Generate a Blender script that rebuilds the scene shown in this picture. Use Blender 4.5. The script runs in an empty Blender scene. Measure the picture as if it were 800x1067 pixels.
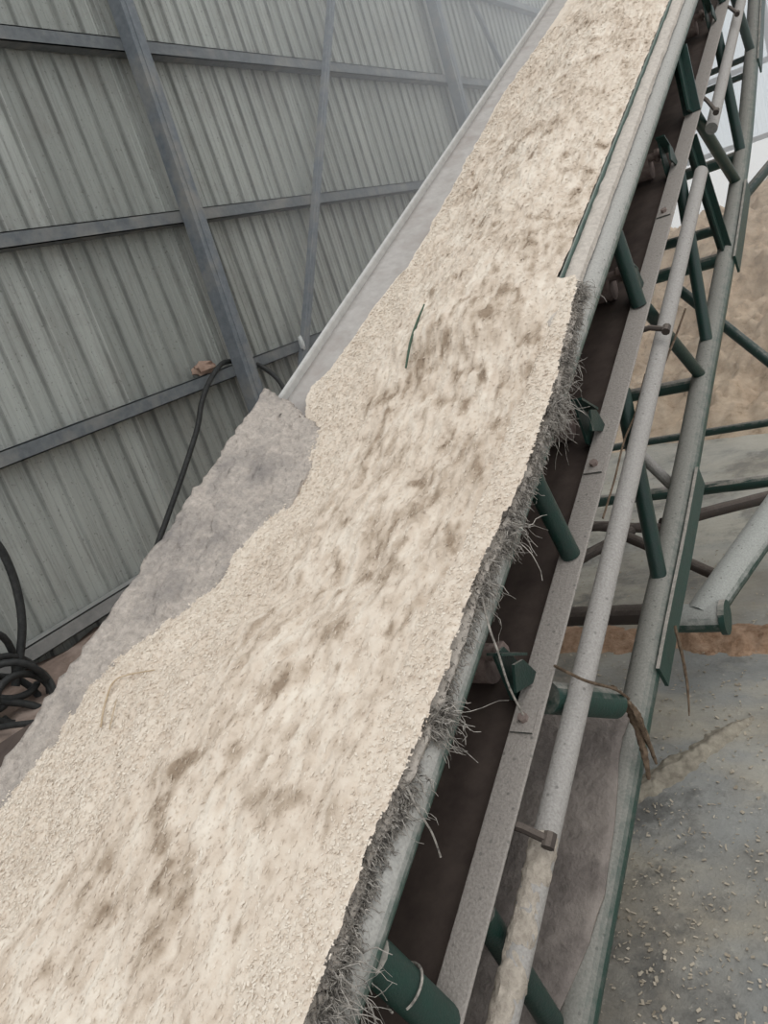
import bpy, math, random
import numpy as np
from mathutils import Vector, noise as mn

rng = np.random.default_rng(7); random.seed(7)
scene = bpy.context.scene
col = scene.collection

# ------------------------------------------------------------------ camera frame (x right, y down, z forward)
F = 800.0
nz = lambda v: np.array(v, float) / np.linalg.norm(v)
down = nz((944, 2788, 800)); axis = nz((478, -987, 800))
hh = nz((515, -404, 800)); hh = nz(hh - down * hh.dot(down)); xx = np.cross(down, hh)
M = np.array([xx, hh, -down])                     # camera frame -> world (X off the wall, Y along the wall, Z up)
EYE = np.array([0.0, 0.0, 1.75])
U = nz(M @ axis)                                  # up along the conveyor
S = nz(np.cross(U, [0, 0, 1.0]));                 # to the conveyor's right
N = np.cross(S, U)                                # square off the belt
WALLX = -5.0

def W(s, n, u): return EYE + s * S + n * N + u * U
def ray(x, y): return M @ np.array([x - 400.0, y - 533.5, F])
def onS(x, y, s0):
    r = ray(x, y); return EYE + r * (s0 / r.dot(S))
def onN(x, y, n0):
    r = ray(x, y); return EYE + r * (n0 / r.dot(N))
def onX(x, y, x0):
    r = ray(x, y); return EYE + r * (x0 / r[0])
def onY(x, y, y0):
    r = ray(x, y); return EYE + r * (y0 / r[1])
def onZ(x, y, z0):
    r = ray(x, y); return EYE + r * ((z0 - EYE[2]) / r[2])
def suv(p):
    q = np.asarray(p) - EYE; return q.dot(S), q.dot(N), q.dot(U)

# ------------------------------------------------------------------ mesh helpers
class MB:
    def __init__(self): self.v = []; self.f = []
    def add(self, vs, fs):
        b = len(self.v); self.v += [tuple(map(float, p)) for p in vs]; self.f += [tuple(b + i for i in q) for q in fs]; return self
    def tube(self, pts, r, seg=16, cap=True, wob=0.0):
        P = [np.array(p, float) for p in pts]; R = r if hasattr(r, '__len__') else [r] * len(P)
        T = [nz(P[min(i + 1, len(P) - 1)] - P[max(i - 1, 0)]) for i in range(len(P))]
        a = np.array([0, 0, 1.0]) if abs(T[0][2]) < .9 else np.array([1.0, 0, 0])
        side = nz(np.cross(T[0], a)); vs = []
        for p, t, rr in zip(P, T, R):
            side = nz(side - t * side.dot(t)); up = np.cross(side, t)
            for k in range(seg):
                g = 2 * math.pi * k / seg
                q = rr * (1 + (random.uniform(-wob, wob) if wob else 0))
                vs.append(p + q * (math.cos(g) * side + math.sin(g) * up))
        fs = [(i * seg + k, i * seg + (k + 1) % seg, (i + 1) * seg + (k + 1) % seg, (i + 1) * seg + k)
              for i in range(len(P) - 1) for k in range(seg)]
        if cap: fs += [tuple(range(seg))[::-1], tuple(range((len(P) - 1) * seg, len(P) * seg))]
        return self.add(vs, fs)
    def box(self, c, a, b, d, ha, hb, hd):
        c = np.array(c, float); a, b, d = nz(a) * ha, nz(b) * hb, nz(d) * hd
        vs = [c + i * a + j * b + k * d for k in (-1, 1) for j in (-1, 1) for i in (-1, 1)]
        return self.add(vs, [(0, 2, 3, 1), (4, 5, 7, 6), (0, 1, 5, 4), (2, 6, 7, 3), (0, 4, 6, 2), (1, 3, 7, 5)])
    def bar(self, p, q, width, thick, wdir):
        p, q = np.array(p, float), np.array(q, float); t = nz(q - p)
        w = nz(np.array(wdir, float) - t * t.dot(wdir)); k = np.cross(t, w)
        return self.box((p + q) / 2, t, w, k, np.linalg.norm(q - p) / 2, width / 2, thick / 2)
    def plate(self, pts, nrm, th):
        n_ = nz(nrm) * th / 2; k = len(pts); P = [np.array(p, float) for p in pts]
        vs = [p - n_ for p in P] + [p + n_ for p in P]
        return self.add(vs, [tuple(range(k))[::-1], tuple(range(k, 2 * k))] + [(i, (i + 1) % k, k + (i + 1) % k, k + i) for i in range(k)])
    def grid(self, G):                            # G[i][j] points
        r, c = len(G), len(G[0])
        return self.add([p for row in G for p in row],
                        [(i * c + j, i * c + j + 1, (i + 1) * c + j + 1, (i + 1) * c + j) for i in range(r - 1) for j in range(c - 1)])
    def build(self, name, mat, parent=None, smooth=False, bevel=0.0, solid=0.0, wn=False):
        me = bpy.data.meshes.new(name); me.from_pydata(self.v, [], self.f); me.update()
        o = bpy.data.objects.new(name, me); col.objects.link(o); me.materials.append(mat)
        if smooth:
            for p in me.polygons: p.use_smooth = True
            try: me.set_sharp_from_angle(angle=math.radians(40))
            except Exception: pass
        if solid: m = o.modifiers.new('solid', 'SOLIDIFY'); m.thickness = solid; m.offset = -1
        if bevel: m = o.modifiers.new('bevel', 'BEVEL'); m.width = bevel; m.segments = 2; m.limit_method = 'ANGLE'
        if parent: attach(o, parent)
        return o

def attach(o, parent):
    bpy.context.view_layer.update()
    o.parent = parent
    pm = parent.matrix_world.copy() if parent.parent is None else parent.matrix_world.copy()
    o.matrix_parent_inverse = pm.inverted()

def npmesh(name, V, quads, mat, smooth=True, tone=None, nsmooth=None):
    me = bpy.data.meshes.new(name)
    V = np.asarray(V, np.float32); Q = np.asarray(quads, np.int32); k = Q.shape[1]
    me.vertices.add(len(V)); me.vertices.foreach_set('co', V.ravel())
    me.loops.add(Q.size); me.loops.foreach_set('vertex_index', Q.ravel())
    me.polygons.add(len(Q)); me.polygons.foreach_set('loop_start', np.arange(0, Q.size, k, dtype=np.int32))
    me.polygons.foreach_set('use_smooth', np.full(len(Q), smooth, bool) if nsmooth is None else np.arange(len(Q)) < nsmooth)
    if tone is not None:
        at = me.attributes.new('tone', 'FLOAT', 'POINT'); at.data.foreach_set('value', np.asarray(tone, np.float32))
    me.update(calc_edges=True); me.validate()
    me.materials.append(mat)
    o = bpy.data.objects.new(name, me); col.objects.link(o); return o

def tag(o, label, cat=None, group=None, kind=None):
    if label: o['label'] = label
    if cat: o['category'] = cat
    if group: o['group'] = group
    if kind: o['kind'] = kind
    return o
def empty(name, loc):
    o = bpy.data.objects.new(name, None); col.objects.link(o); o.location = tuple(loc); o.empty_display_size = .1
    bpy.context.view_layer.update(); return o

# vectorised value noise
def vnoise(x, y, seed=0):
    xi, yi = np.floor(x).astype(np.int64), np.floor(y).astype(np.int64); fx, fy = x - xi, y - yi
    fx = fx * fx * (3 - 2 * fx); fy = fy * fy * (3 - 2 * fy)
    def hsh(a, b):
        n = (a * 374761393 + b * 668265263 + seed * 974711) & 0xffffffff
        n = ((n ^ (n >> 13)) * 1274126177) & 0xffffffff
        return ((n ^ (n >> 16)) & 0xffff) / 65535.0
    return (hsh(xi, yi) * (1 - fx) + hsh(xi + 1, yi) * fx) * (1 - fy) + (hsh(xi, yi + 1) * (1 - fx) + hsh(xi + 1, yi + 1) * fx) * fy - .5
def fbm(x, y, seed=0, octv=4, gain=.55):
    r = 0; a = 1.0
    for i in range(octv): r = r + a * vnoise(x * 2 ** i, y * 2 ** i, seed + 17 * i); a *= gain
    return r

# ------------------------------------------------------------------ materials
def newmat(name):
    m = bpy.data.materials.new(name); m.use_nodes = True; nt = m.node_tree
    b = nt.nodes['Principled BSDF']; return m, nt, b
def ramp(nt, stops):
    r = nt.nodes.new('ShaderNodeValToRGB'); e = r.color_ramp.elements
    while len(e) < len(stops): e.new(.5)
    for x, (p, c) in zip(e, stops): x.position = p; x.color = (*c, 1)
    return r
def noise_node(nt, scale, detail=4, rough=.6, stretch=None, coord='Object'):
    tc = nt.nodes.new('ShaderNodeTexCoord'); n = nt.nodes.new('ShaderNodeTexNoise')
    n.inputs['Scale'].default_value = scale; n.inputs['Detail'].default_value = detail; n.inputs['Roughness'].default_value = rough
    if stretch:
        mp = nt.nodes.new('ShaderNodeMapping'); mp.inputs['Scale'].default_value = stretch
        nt.links.new(tc.outputs[coord], mp.inputs['Vector']); nt.links.new(mp.outputs[0], n.inputs['Vector'])
    else: nt.links.new(tc.outputs[coord], n.inputs['Vector'])
    return n
def math_node(nt, op, a, b=None):
    n = nt.nodes.new('ShaderNodeMath'); n.operation = op
    for i, v in enumerate((a, b)):
        if v is None: continue
        if isinstance(v, (int, float)): n.inputs[i].default_value = v
        else: nt.links.new(v, n.inputs[i])
    return n.outputs[0]
def mixc(nt, fac, a, b, blend='MIX'):
    n = nt.nodes.new('ShaderNodeMix'); n.data_type = 'RGBA'; n.blend_type = blend
    if isinstance(fac, (int, float)): n.inputs['Factor'].default_value = fac
    else: nt.links.new(fac, n.inputs['Factor'])
    for key, v in ((6, a), (7, b)):
        if isinstance(v, tuple): n.inputs[key].default_value = (*v, 1)
        else: nt.links.new(v, n.inputs[key])
    return n.outputs[2]
def bump(nt, b, h, strength, dist=.01):
    n = nt.nodes.new('ShaderNodeBump'); n.inputs['Strength'].default_value = strength; n.inputs['Distance'].default_value = dist
    nt.links.new(h, n.inputs['Height']); nt.links.new(n.outputs[0], b.inputs['Normal'])
def mapr(nt, v, a, b, c=0.0, d=1.0):
    n = nt.nodes.new('ShaderNodeMapRange'); n.inputs[1].default_value = a; n.inputs[2].default_value = b
    n.inputs[3].default_value = c; n.inputs[4].default_value = d; nt.links.new(v, n.inputs[0]); return n.outputs[0]

def dusty(name, paint, dust, lo=.0, hi=.6, rough=.45, nscale=30, specks=.5, bstr=.25):
    """painted metal whose upward faces have collected wood dust"""
    m, nt, b = newmat(name)
    g = nt.nodes.new('ShaderNodeNewGeometry'); sx = nt.nodes.new('ShaderNodeSeparateXYZ'); nt.links.new(g.outputs['True Normal'], sx.inputs[0])
    n1 = noise_node(nt, nscale, 5, .65); n2 = noise_node(nt, nscale * 6, 3, .6)
    a = math_node(nt, 'ADD', sx.outputs['Z'], math_node(nt, 'MULTIPLY', math_node(nt, 'SUBTRACT', n1.outputs['Fac'], .5), .9))
    fac = mapr(nt, a, lo, hi)
    dv = mixc(nt, mapr(nt, n2.outputs['Fac'], .3, .7), tuple(.80 * c for c in dust), tuple(min(1, 1.12 * c) for c in dust))
    vor = nt.nodes.new('ShaderNodeTexVoronoi'); vor.inputs['Scale'].default_value = 38
    tc = nt.nodes.new('ShaderNodeTexCoord'); nt.links.new(tc.outputs['Object'], vor.inputs['Vector'])
    sp = math_node(nt, 'MULTIPLY', mapr(nt, vor.outputs['Distance'], .10, .16, 1, 0), specks)
    dv = mixc(nt, sp, dv, (.09, .085, .075))
    pv = mixc(nt, mapr(nt, n1.outputs['Fac'], .35, .7), paint, tuple(c * .6 + .012 for c in paint))
    nt.links.new(mixc(nt, fac, pv, dv), b.inputs['Base Color'])
    nt.links.new(mapr(nt, fac, 0, 1, rough, .95), b.inputs['Roughness'])
    bump(nt, b, math_node(nt, 'ADD', n1.outputs['Fac'], n2.outputs['Fac']), bstr, .006)
    return m
DUST = (.42, .38, .335)
GREEN = (.008, .036, .027)
m_tube = dusty('dusty_green_tube', (.028, .080, .060), (.40, .385, .355), -.30, .30, bstr=.2)
m_green = dusty('dark_green_paint', GREEN, DUST, .55, 1.3, .42, specks=.3)
m_green2 = dusty('green_paint_with_dust', (.012, .050, .037), DUST, .45, 1.0, .5, specks=.3)
m_rail = dusty('dusted_rail', (.05, .06, .05), (.335, .30, .27), -.5, .1, bstr=.5)
m_conduit = dusty('dusted_pipe', (.10, .11, .10), (.37, .345, .32), -.7, -.1, bstr=.4)
m_chord = dusty('dusted_green_chord', (.022, .062, .046), (.275, .265, .235), .15, .8, bstr=.3)
m_axle = dusty('dirty_brown_pipe', (.055, .040, .032), (.16, .13, .11), .3, 1.1, .8)
m_bigpipe = dusty('dusted_leg_pipe', (.02, .06, .045), (.40, .40, .37), -.25, .3, bstr=.3)

def rough_mat(name, c1, c2, scale, bstr=.6, bdist=.01, rough=.95, stretch=None, c3=None, s3=3.0):
    m, nt, b = newmat(name)
    n1 = noise_node(nt, scale, 6, .65, stretch)
    c = mixc(nt, mapr(nt, n1.outputs['Fac'], .32, .68), c1, c2)
    if c3:
        n3 = noise_node(nt, s3, 5, .6); c = mixc(nt, mapr(nt, n3.outputs['Fac'], .48, .68), c, c3)
    nt.links.new(c, b.inputs['Base Color']); b.inputs['Roughness'].default_value = rough
    b.inputs['Specular IOR Level'].default_value = .2
    bump(nt, b, n1.outputs['Fac'], bstr, bdist); return m
m_skirtboard = rough_mat('dust_caked_rubber', (.43, .375, .33), (.66, .58, .51), 60, 1.0, .018, c3=(.30, .27, .25), s3=5)
m_canvas = rough_mat('dusty_canvas', (.46, .41, .36), (.62, .555, .485), 60, .8, .010)
m_belt = rough_mat('dusted_belt', (.36, .335, .31), (.44, .41, .385), 25, .2, .004, c3=(.33, .295, .27), s3=5)
m_return = rough_mat('brown_return_belt', (.060, .044, .038), (.095, .072, .060), 14, .25, .004, .8)
m_sheet = rough_mat('dirty_rubber_sheet', (.17, .145, .13), (.28, .24, .215), 22, .9, .015, c3=(.34, .295, .26), s3=5)
m_fibre = rough_mat('grey_fibres', (.10, .09, .08), (.52, .475, .42), 70, .2, .003)
m_twig = rough_mat('brown_bark', (.075, .050, .034), (.20, .145, .10), 60, .6, .006)
m_cable = rough_mat('black_rubber_hose', (.020, .021, .021), (.045, .045, .043), 30, .2, .003, .55)
m_brown = rough_mat('brown_dirt', (.17, .125, .10), (.27, .20, .165), 8, .8, .03, c3=(.33, .26, .22), s3=2)
m_rollr = rough_mat('dusty_roller', (.16, .115, .10), (.27, .215, .19), 40, .5, .005)

def sawdust_mat(name, stops, stretch=None, sc=26, big=(.86, 1.08), bs=1.0, bsc=150):
    m, nt, b = newmat(name)
    n1 = noise_node(nt, sc, 6, .7); r = ramp(nt, stops); nt.links.new(n1.outputs['Fac'], r.inputs[0])
    n2 = noise_node(nt, 4.0, 3, .5)
    mul = mapr(nt, n2.outputs['Fac'], .35, .65, big[0], big[1])
    comb = nt.nodes.new('ShaderNodeCombineColor')
    for i in range(3): nt.links.new(mul, comb.inputs[i])
    nt.links.new(mixc(nt, 1.0, r.outputs[0], comb.outputs[0], 'MULTIPLY'), b.inputs['Base Color'])
    b.inputs['Roughness'].default_value = 1.0; b.inputs['Specular IOR Level'].default_value = .1
    n3 = noise_node(nt, bsc, 5, .75); bump(nt, b, n3.outputs['Fac'], bs, .012)
    return m
def chips_mat():
    m, nt, b = newmat('pale_wood_chips')
    at = nt.nodes.new('ShaderNodeAttribute'); at.attribute_name = 'tone'
    n1 = noise_node(nt, 120, 4, .7)
    v = math_node(nt, 'ADD', at.outputs['Fac'], math_node(nt, 'MULTIPLY', math_node(nt, 'SUBTRACT', n1.outputs['Fac'], .5), .35))
    cr = ramp(nt, [(0, (.31, .235, .17)), (.25, (.50, .405, .315)), (.55, (.67, .565, .46)), (1, (.80, .71, .60))])
    nt.links.new(v, cr.inputs[0]); nt.links.new(cr.outputs[0], b.inputs['Base Color'])
    b.inputs['Roughness'].default_value = 1.0; b.inputs['Specular IOR Level'].default_value = .1
    bump(nt, b, n1.outputs['Fac'], .5, .006); return m
m_load = chips_mat()
m_pile = sawdust_mat('tan_sawdust', [(.3, (.36, .26, .175)), (.45, (.58, .44, .315)), (.6, (.68, .54, .40)), (.75, (.74, .60, .46))], sc=9, bsc=16, bs=1.0)
m_spill = sawdust_mat('orange_brown_sawdust', [(.3, (.30, .175, .105)), (.5, (.46, .30, .20)), (.7, (.55, .38, .27))], sc=22, bsc=60)

def corrugated_mat():
    m, nt, b = newmat('grey_corrugated_steel')
    tc = nt.nodes.new('ShaderNodeTexCoord'); sp = nt.nodes.new('ShaderNodeSeparateXYZ'); nt.links.new(tc.outputs['Object'], sp.inputs[0])
    sheet = math_node(nt, 'FLOOR', math_node(nt, 'MULTIPLY', sp.outputs['Y'], 1 / 1.0))
    wn = nt.nodes.new('ShaderNodeTexWhiteNoise'); wn.noise_dimensions = '1D'; nt.links.new(sheet, wn.inputs['W'])
    strip = math_node(nt, 'FLOOR', math_node(nt, 'MULTIPLY', sp.outputs['Y'], 5.0))
    wn2 = nt.nodes.new('ShaderNodeTexWhiteNoise'); wn2.noise_dimensions = '1D'; nt.links.new(strip, wn2.inputs['W'])
    base = mixc(nt, math_node(nt, 'ADD', math_node(nt, 'MULTIPLY', wn.outputs['Value'], .5), math_node(nt, 'MULTIPLY', wn2.outputs['Value'], .5)),
                (.265, .275, .253), (.41, .42, .39))
    st = noise_node(nt, 1.0, 5, .7, (1, 26, 1.1))      # vertical runs of dirt
    c = mixc(nt, math_node(nt, 'MULTIPLY', mapr(nt, st.outputs['Fac'], .50, .72), .55), base, (.13, .125, .115))
    sm = noise_node(nt, 2.3, 6, .7)
    c = mixc(nt, math_node(nt, 'MULTIPLY', mapr(nt, sm.outputs['Fac'], .5, .75), .5), c, (.20, .185, .165))
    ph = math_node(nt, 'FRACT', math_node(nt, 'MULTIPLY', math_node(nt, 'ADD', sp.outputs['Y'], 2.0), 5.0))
    rib = math_node(nt, 'MULTIPLY', mapr(nt, ph, .78, .81), mapr(nt, ph, .92, .88))  # dirt along the ribs, also painting in their dark shade lines
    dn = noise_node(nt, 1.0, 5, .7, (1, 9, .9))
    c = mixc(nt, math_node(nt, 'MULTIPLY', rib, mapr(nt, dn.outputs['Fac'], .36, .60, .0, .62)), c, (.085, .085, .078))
    fl = noise_node(nt, 38, 3, .6)
    c = mixc(nt, math_node(nt, 'MULTIPLY', mapr(nt, fl.outputs['Fac'], .62, .70), .6), c, (.11, .105, .095))
    nt.links.new(c, b.inputs['Base Color']); b.inputs['Roughness'].default_value = .6; b.inputs['Metallic'].default_value = .15
    return m
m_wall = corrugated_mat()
m_steel = rough_mat('blue_grey_galvanised', (.125, .14, .155), (.185, .20, .215), 16, .12, .004, .5, c3=(.24, .235, .22), s3=3)
m_purlin = rough_mat('grey_purlin', (.105, .115, .122), (.155, .165, .17), 16, .12, .004, .6, c3=(.22, .215, .20), s3=3)
m_lightsteel = rough_mat('dusted_sole_rail', (.20, .20, .195), (.28, .275, .26), 12, .3, .004, .7)

def concrete():
    m, nt, b = newmat('dusty_concrete')
    n1 = noise_node(nt, 1.3, 7, .65); n2 = noise_node(nt, 30, 5, .7); n3 = noise_node(nt, 1.1, 6, .65, (.7, 1.5, 1)); n4 = noise_node(nt, 1.9, 8, .72); n5 = noise_node(nt, .8, 4, .6)
    c = mixc(nt, mapr(nt, n1.outputs['Fac'], .40, .60), (.225, .225, .212), (.35, .345, .32))
    c = mixc(nt, math_node(nt, 'MULTIPLY', mapr(nt, n3.outputs['Fac'], .47, .60), .8), c, (.47, .425, .34))   # spilt dust
    c = mixc(nt, math_node(nt, 'MULTIPLY', mapr(nt, n5.outputs['Fac'], .44, .58), .7), c, (.25, .205, .145))    # brown stains
    c = mixc(nt, math_node(nt, 'MULTIPLY', mapr(nt, n4.outputs['Fac'], .52, .62), .8), c, (.11, .105, .095)) # damp stains
    c = mixc(nt, math_node(nt, 'MULTIPLY', mapr(nt, n2.outputs['Fac'], .60, .72), .7), c, (.50, .46, .39))
    tcf = nt.nodes.new('ShaderNodeTexCoord'); spf = nt.nodes.new('ShaderNodeSeparateXYZ'); nt.links.new(tcf.outputs['Object'], spf.inputs[0])
    near = mapr(nt, math_node(nt, 'ADD', spf.outputs['Y'], math_node(nt, 'MULTIPLY', n1.outputs['Fac'], 2.4)), 4.1, 5.2)   # chips dusted out from the heap
    c = mixc(nt, math_node(nt, 'MULTIPLY', near, mapr(nt, n4.outputs['Fac'], .38, .60, .95, .25)), c, (.54, .51, .44))
    nt.links.new(c, b.inputs['Base Color']); nt.links.new(mapr(nt, n4.outputs['Fac'], .5, .7, .85, .5), b.inputs['Roughness'])
    bump(nt, b, n2.outputs['Fac'], .5, .012); return m
m_floor = concrete()

def translucent():
    m, nt, b = newmat('milky_polycarbonate'); out = nt.nodes['Material Output']; nt.nodes.remove(b)
    d = nt.nodes.new('ShaderNodeBsdfTranslucent'); d.inputs[0].default_value = (.82, .88, .93, 1)
    t = nt.nodes.new('ShaderNodeBsdfTransparent'); t.inputs[0].default_value = (.84, .90, .95, 1)
    mx = nt.nodes.new('ShaderNodeMixShader'); n = noise_node(nt, 1.0, 3, .5, (9, 1, .6))
    nt.links.new(mapr(nt, n.outputs['Fac'], .3, .7, .45, .72), mx.inputs[0]); nt.links.new(d.outputs[0], mx.inputs[1]); nt.links.new(t.outputs[0], mx.inputs[2])
    nt.links.new(mx.outputs[0], out.inputs['Surface']); return m
m_poly = translucent()

# ------------------------------------------------------------------ setting
def struct(o, label): return tag(o, label, kind='structure')
b = MB(); b.add([(-7, -3, 0), (14, -3, 0), (14, 19, 0), (-7, 19, 0)], [(0, 1, 2, 3)])
struct(b.build('floor', m_floor), 'dusty stained grey concrete floor under the conveyor')

def corr(y0, y1, pitch, z0, z1, depth=.028, minor=True):
    prof = []
    y = y0
    while y < y1:
        for dy, dx in ((0, 0), (.30, 0), (.325, .25), (.345, 0), (.60, 0), (.625, .25), (.645, 0), (.80, 0), (.85, 1), (.95, 1)):
            prof.append((y + dy * pitch, dx * depth))
        y += pitch
    return prof
prof = corr(-2.0, 19.0, .20, 0, 0)
b = MB(); zs = (.0, 3.0, 6.2)
b.grid([[(WALLX + dx, y, z) for z in zs] for (y, dx) in prof])
struct(b.build('wall_left', m_wall, solid=.004), 'grey corrugated steel shed wall on the left')
for i, z in enumerate((.30, 1.52, 2.86, 4.22, 5.60)):
    hgt = .11
    b = MB(); x0 = WALLX + .034
    mat = m_lightsteel if i == 0 else m_purlin
    # lipped channel with its open side down
    b.box((x0 + .055, 8.5, z + .05), (1, 0, 0), (0, 1, 0), (0, 0, 1), .055, 10.5, .004)
    b.box((x0 + .106, 8.5, z), (1, 0, 0), (0, 1, 0), (0, 0, 1), .004, 10.5, .054)
    b.box((x0 + .055, 8.5, z - .05), (1, 0, 0), (0, 1, 0), (0, 0, 1), .055, 10.5, .004)
    struct(b.build('trim_%d' % (i + 1), mat), ['sole rail along the foot of the corrugated wall', 'lowest grey steel purlin across the wall behind the skirt board',
           'middle grey steel purlin across the wall', 'upper grey steel purlin across the wall', 'topmost steel purlin in the haze'][i])
PX = WALLX + .145
def post(y0, z0, y1, z1, w, d, label, x=None):
    x = PX if x is None else x
    b = MB(); p, q = np.array((x + d / 2, y0, z0)), np.array((x + d / 2, y1, z1)); b.bar(p, q, w, d, (0, 1, 0))
    # pressed rib on the face, as on a rolled box column
    b.bar(p + (d / 2 + .004, 0, 0), q + (d / 2 + .004, 0, 0), w * .35, .008, (0, 1, 0))
    struct(b.build('column', m_steel, bevel=.008), label)
post(5.10, 0, 5.36, 6.2, .145, .13, 'blue-grey steel column nearest the camera on the left wall')
post(11.2, 0, 11.3, 6.2, .17, .14, 'blue-grey steel column halfway along the wall in the haze')
post(17.2, 0, 17.3, 6.2, .17, .14, 'far steel column on the left wall')
def slim(x0, y0, x1, y1, za, zb, label):
    p, q = onX(x0, y0, PX + .03), onX(x1, y1, PX + .03); k = (q[1] - p[1]) / (q[2] - p[2])
    post(p[1] + (za - p[2]) * k, za, p[1] + (zb - p[2]) * k, zb, .08, .06, label)
slim(345, 0, 315, 385, 0, 5.9, 'slim steel brace slanting up away from the nearest column')
slim(491, 0, 524, 71, 1.0, 5.9, 'slim steel brace slanting down beyond the second column')

# far end of the shed: translucent sheets with a bright gap below on the left
prof = corr(-5.0, 12.0, .25, 0, 0)
b = MB(); b.grid([[(y, 19 - dx, z) for z in (2.25, 6.2)] for (y, dx) in prof if y < -1.55]); b.grid([[(y, 19 - dx, z) for z in (.1, 3, 6.2)] for (y, dx) in prof if y > -1.55])
struct(b.build('wall_back', m_poly), 'bright milky corrugated sheets closing the far end of the shed')
for i, z in enumerate((2.25, 3.6, 5.0)):
    b = MB(); b.box((3.5, 18.93, z), (1, 0, 0), (0, 1, 0), (0, 0, 1), 8.5, .03, .05); struct(b.build('trim_%d' % (i + 6), m_purlin), 'steel rail across the bright far wall')
for x in (-1.55, 1.4, 4.6): 
    b = MB(); b.box((x, 18.9, 3.1), (1, 0, 0), (0, 1, 0), (0, 0, 1), .06, .06, 3.1); struct(b.build('column', m_steel), 'slim column of the bright far wall')

# ground heap by the foot of the left wall
def heap(name, mat, x0, x1, y0, y1, hf, nx, ny, lab, cat, kind='stuff'):
    X_, Y_ = np.meshgrid(np.linspace(x0, x1, nx), np.linspace(y0, y1, ny), indexing='ij'); Z_ = hf(X_, Y_)
    idx = np.arange(nx * ny).reshape(nx, ny)
    q = np.stack([idx[:-1, :-1], idx[1:, :-1], idx[1:, 1:], idx[:-1, 1:]], -1).reshape(-1, 4)
    keep = (Z_.ravel()[q].max(1) > -.02); q = q[keep]
    o = npmesh(name, np.stack([X_, Y_, Z_], -1).reshape(-1, 3), q, mat); tag(o, lab, cat, kind=kind); return o
heap('dirt_bank', m_brown, -4.955, -3.3, .3, 9, lambda x, y: .20 * np.clip((-3.5 - x) / 1.2, 0, 1) + .05 * fbm(x * 3, y * 3, 3) - .02, 70, 300,
     'brown earth banked along the foot of the corrugated wall', 'dirt')

# big sawdust heap under the discharge end
def pile_h(x, y):
    base = np.clip((y - 5.75 - .25 * fbm(x * 1.2, y * .4, 5)) , 0, 9)
    hmax = 1.40 + .10 * np.clip(x + 1, -2, 3)
    h = np.minimum(base * .47, hmax - .12 * np.clip(y - 10, 0, 9) ** 1.3) 
    h = h * np.clip((x + 3.4) / 1.3, 0, 1) ** .8
    n1 = fbm(x * 1.6, y * 1.6, 11, 5) * .20 + .20 * np.abs(fbm(x * 3.5, y * 3.5, 21, 5)) + .07 * fbm(x * 11, y * 11, 23, 3)
    return h + n1 * np.clip(base * 2, 0, 1) - .03
heap('sawdust_pile', m_pile, -3.4, 7.5, 5.4, 15.5, pile_h, 420, 400, 'big tan sawdust heap behind the green truss on the right', 'sawdust')
# band of reddish sawdust on the floor behind the axle
pa, pb = onZ(585, 668, 0), onZ(830, 668, 0)
def spill_h(x, y):
    t = ((x - pa[0]) * (pb[0] - pa[0]) + (y - pa[1]) * (pb[1] - pa[1])) / ((pb[0] - pa[0]) ** 2 + (pb[1] - pa[1]) ** 2)
    dv = np.stack([pb[0] - pa[0], pb[1] - pa[1]]); dv = dv / np.hypot(*dv)
    off = np.abs(-(x - pa[0]) * dv[1] + (y - pa[1]) * dv[0])
    w = .12 + .06 * fbm(x * 5, y * 5, 31)
    return .05 * np.clip(1 - off / w, -.6, 1) + .03 * fbm(x * 12, y * 12, 33, 4) * (off < w)
heap('floor_sawdust', m_spill, min(pa[0], pb[0]) - .6, max(pa[0], pb[0]) + .4, min(pa[1], pb[1]) - .4, max(pa[1], pb[1]) + .4, spill_h, 240, 160,
     'band of reddish sawdust on the floor behind the dirty axle', 'sawdust')
pa2, pb2 = onZ(655, 832, 0), onZ(752, 768, 0)
def ridge_h(x, y):
    L = pb2 - pa2; l2 = L[0] ** 2 + L[1] ** 2
    t = ((x - pa2[0]) * L[0] + (y - pa2[1]) * L[1]) / l2
    off = np.abs(-(x - pa2[0]) * L[1] + (y - pa2[1]) * L[0]) / math.sqrt(l2)
    return .028 * np.clip(1 - off / .055, -.9, 1) + .015 * fbm(x * 22, y * 22, 41) - .06 * (np.clip(-t, 0, 1) + np.clip(t - 1, 0, 1)) - .004
heap('dust_ridge', rough_mat('brown_dust', (.22, .19, .15), (.38, .34, .27), 30, .7, .01), min(pa2[0], pb2[0]) - .15, max(pa2[0], pb2[0]) + .15, min(pa2[1], pb2[1]) - .15, max(pa2[1], pb2[1]) + .15,
     ridge_h, 120, 120, 'thin ridge of brown dust lying on the wet floor', 'dust')

# flakes blown over the floor
NFL = 1500; V, Q = [], []
for k in range(NFL):
    c = onZ(rng.uniform(590, 830), 480 + 620 * rng.random() ** .8, 0); c[2] = .004
    c[:2] += rng.normal(0, .1, 2); a = rng.uniform(0, 6.28); l = rng.uniform(.0018, .0075); wd_ = l * rng.uniform(.2, .7)
    d1 = np.array([math.cos(a), math.sin(a), rng.normal(0, .2)]) * l; d2 = np.array([-math.sin(a), math.cos(a), rng.normal(0, .2)]) * wd_; h_ = np.array([0, 0, .0015])
    V += [c - d1 - d2 * .6, c + d1 * .8 - d2, c + d1 + d2 * .7, c - d1 * .7 + d2, c - d1 - d2 * .6 + h_, c + d1 * .8 - d2 + h_, c + d1 + d2 * .7 + h_, c - d1 * .7 + d2 + h_]
    k8 = 8 * k; Q += [(k8 + 4, k8 + 5, k8 + 6, k8 + 7), (k8, k8 + 1, k8 + 5, k8 + 4), (k8 + 1, k8 + 2, k8 + 6, k8 + 5), (k8 + 2, k8 + 3, k8 + 7, k8 + 6), (k8 + 3, k8, k8 + 4, k8 + 7)]
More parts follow.
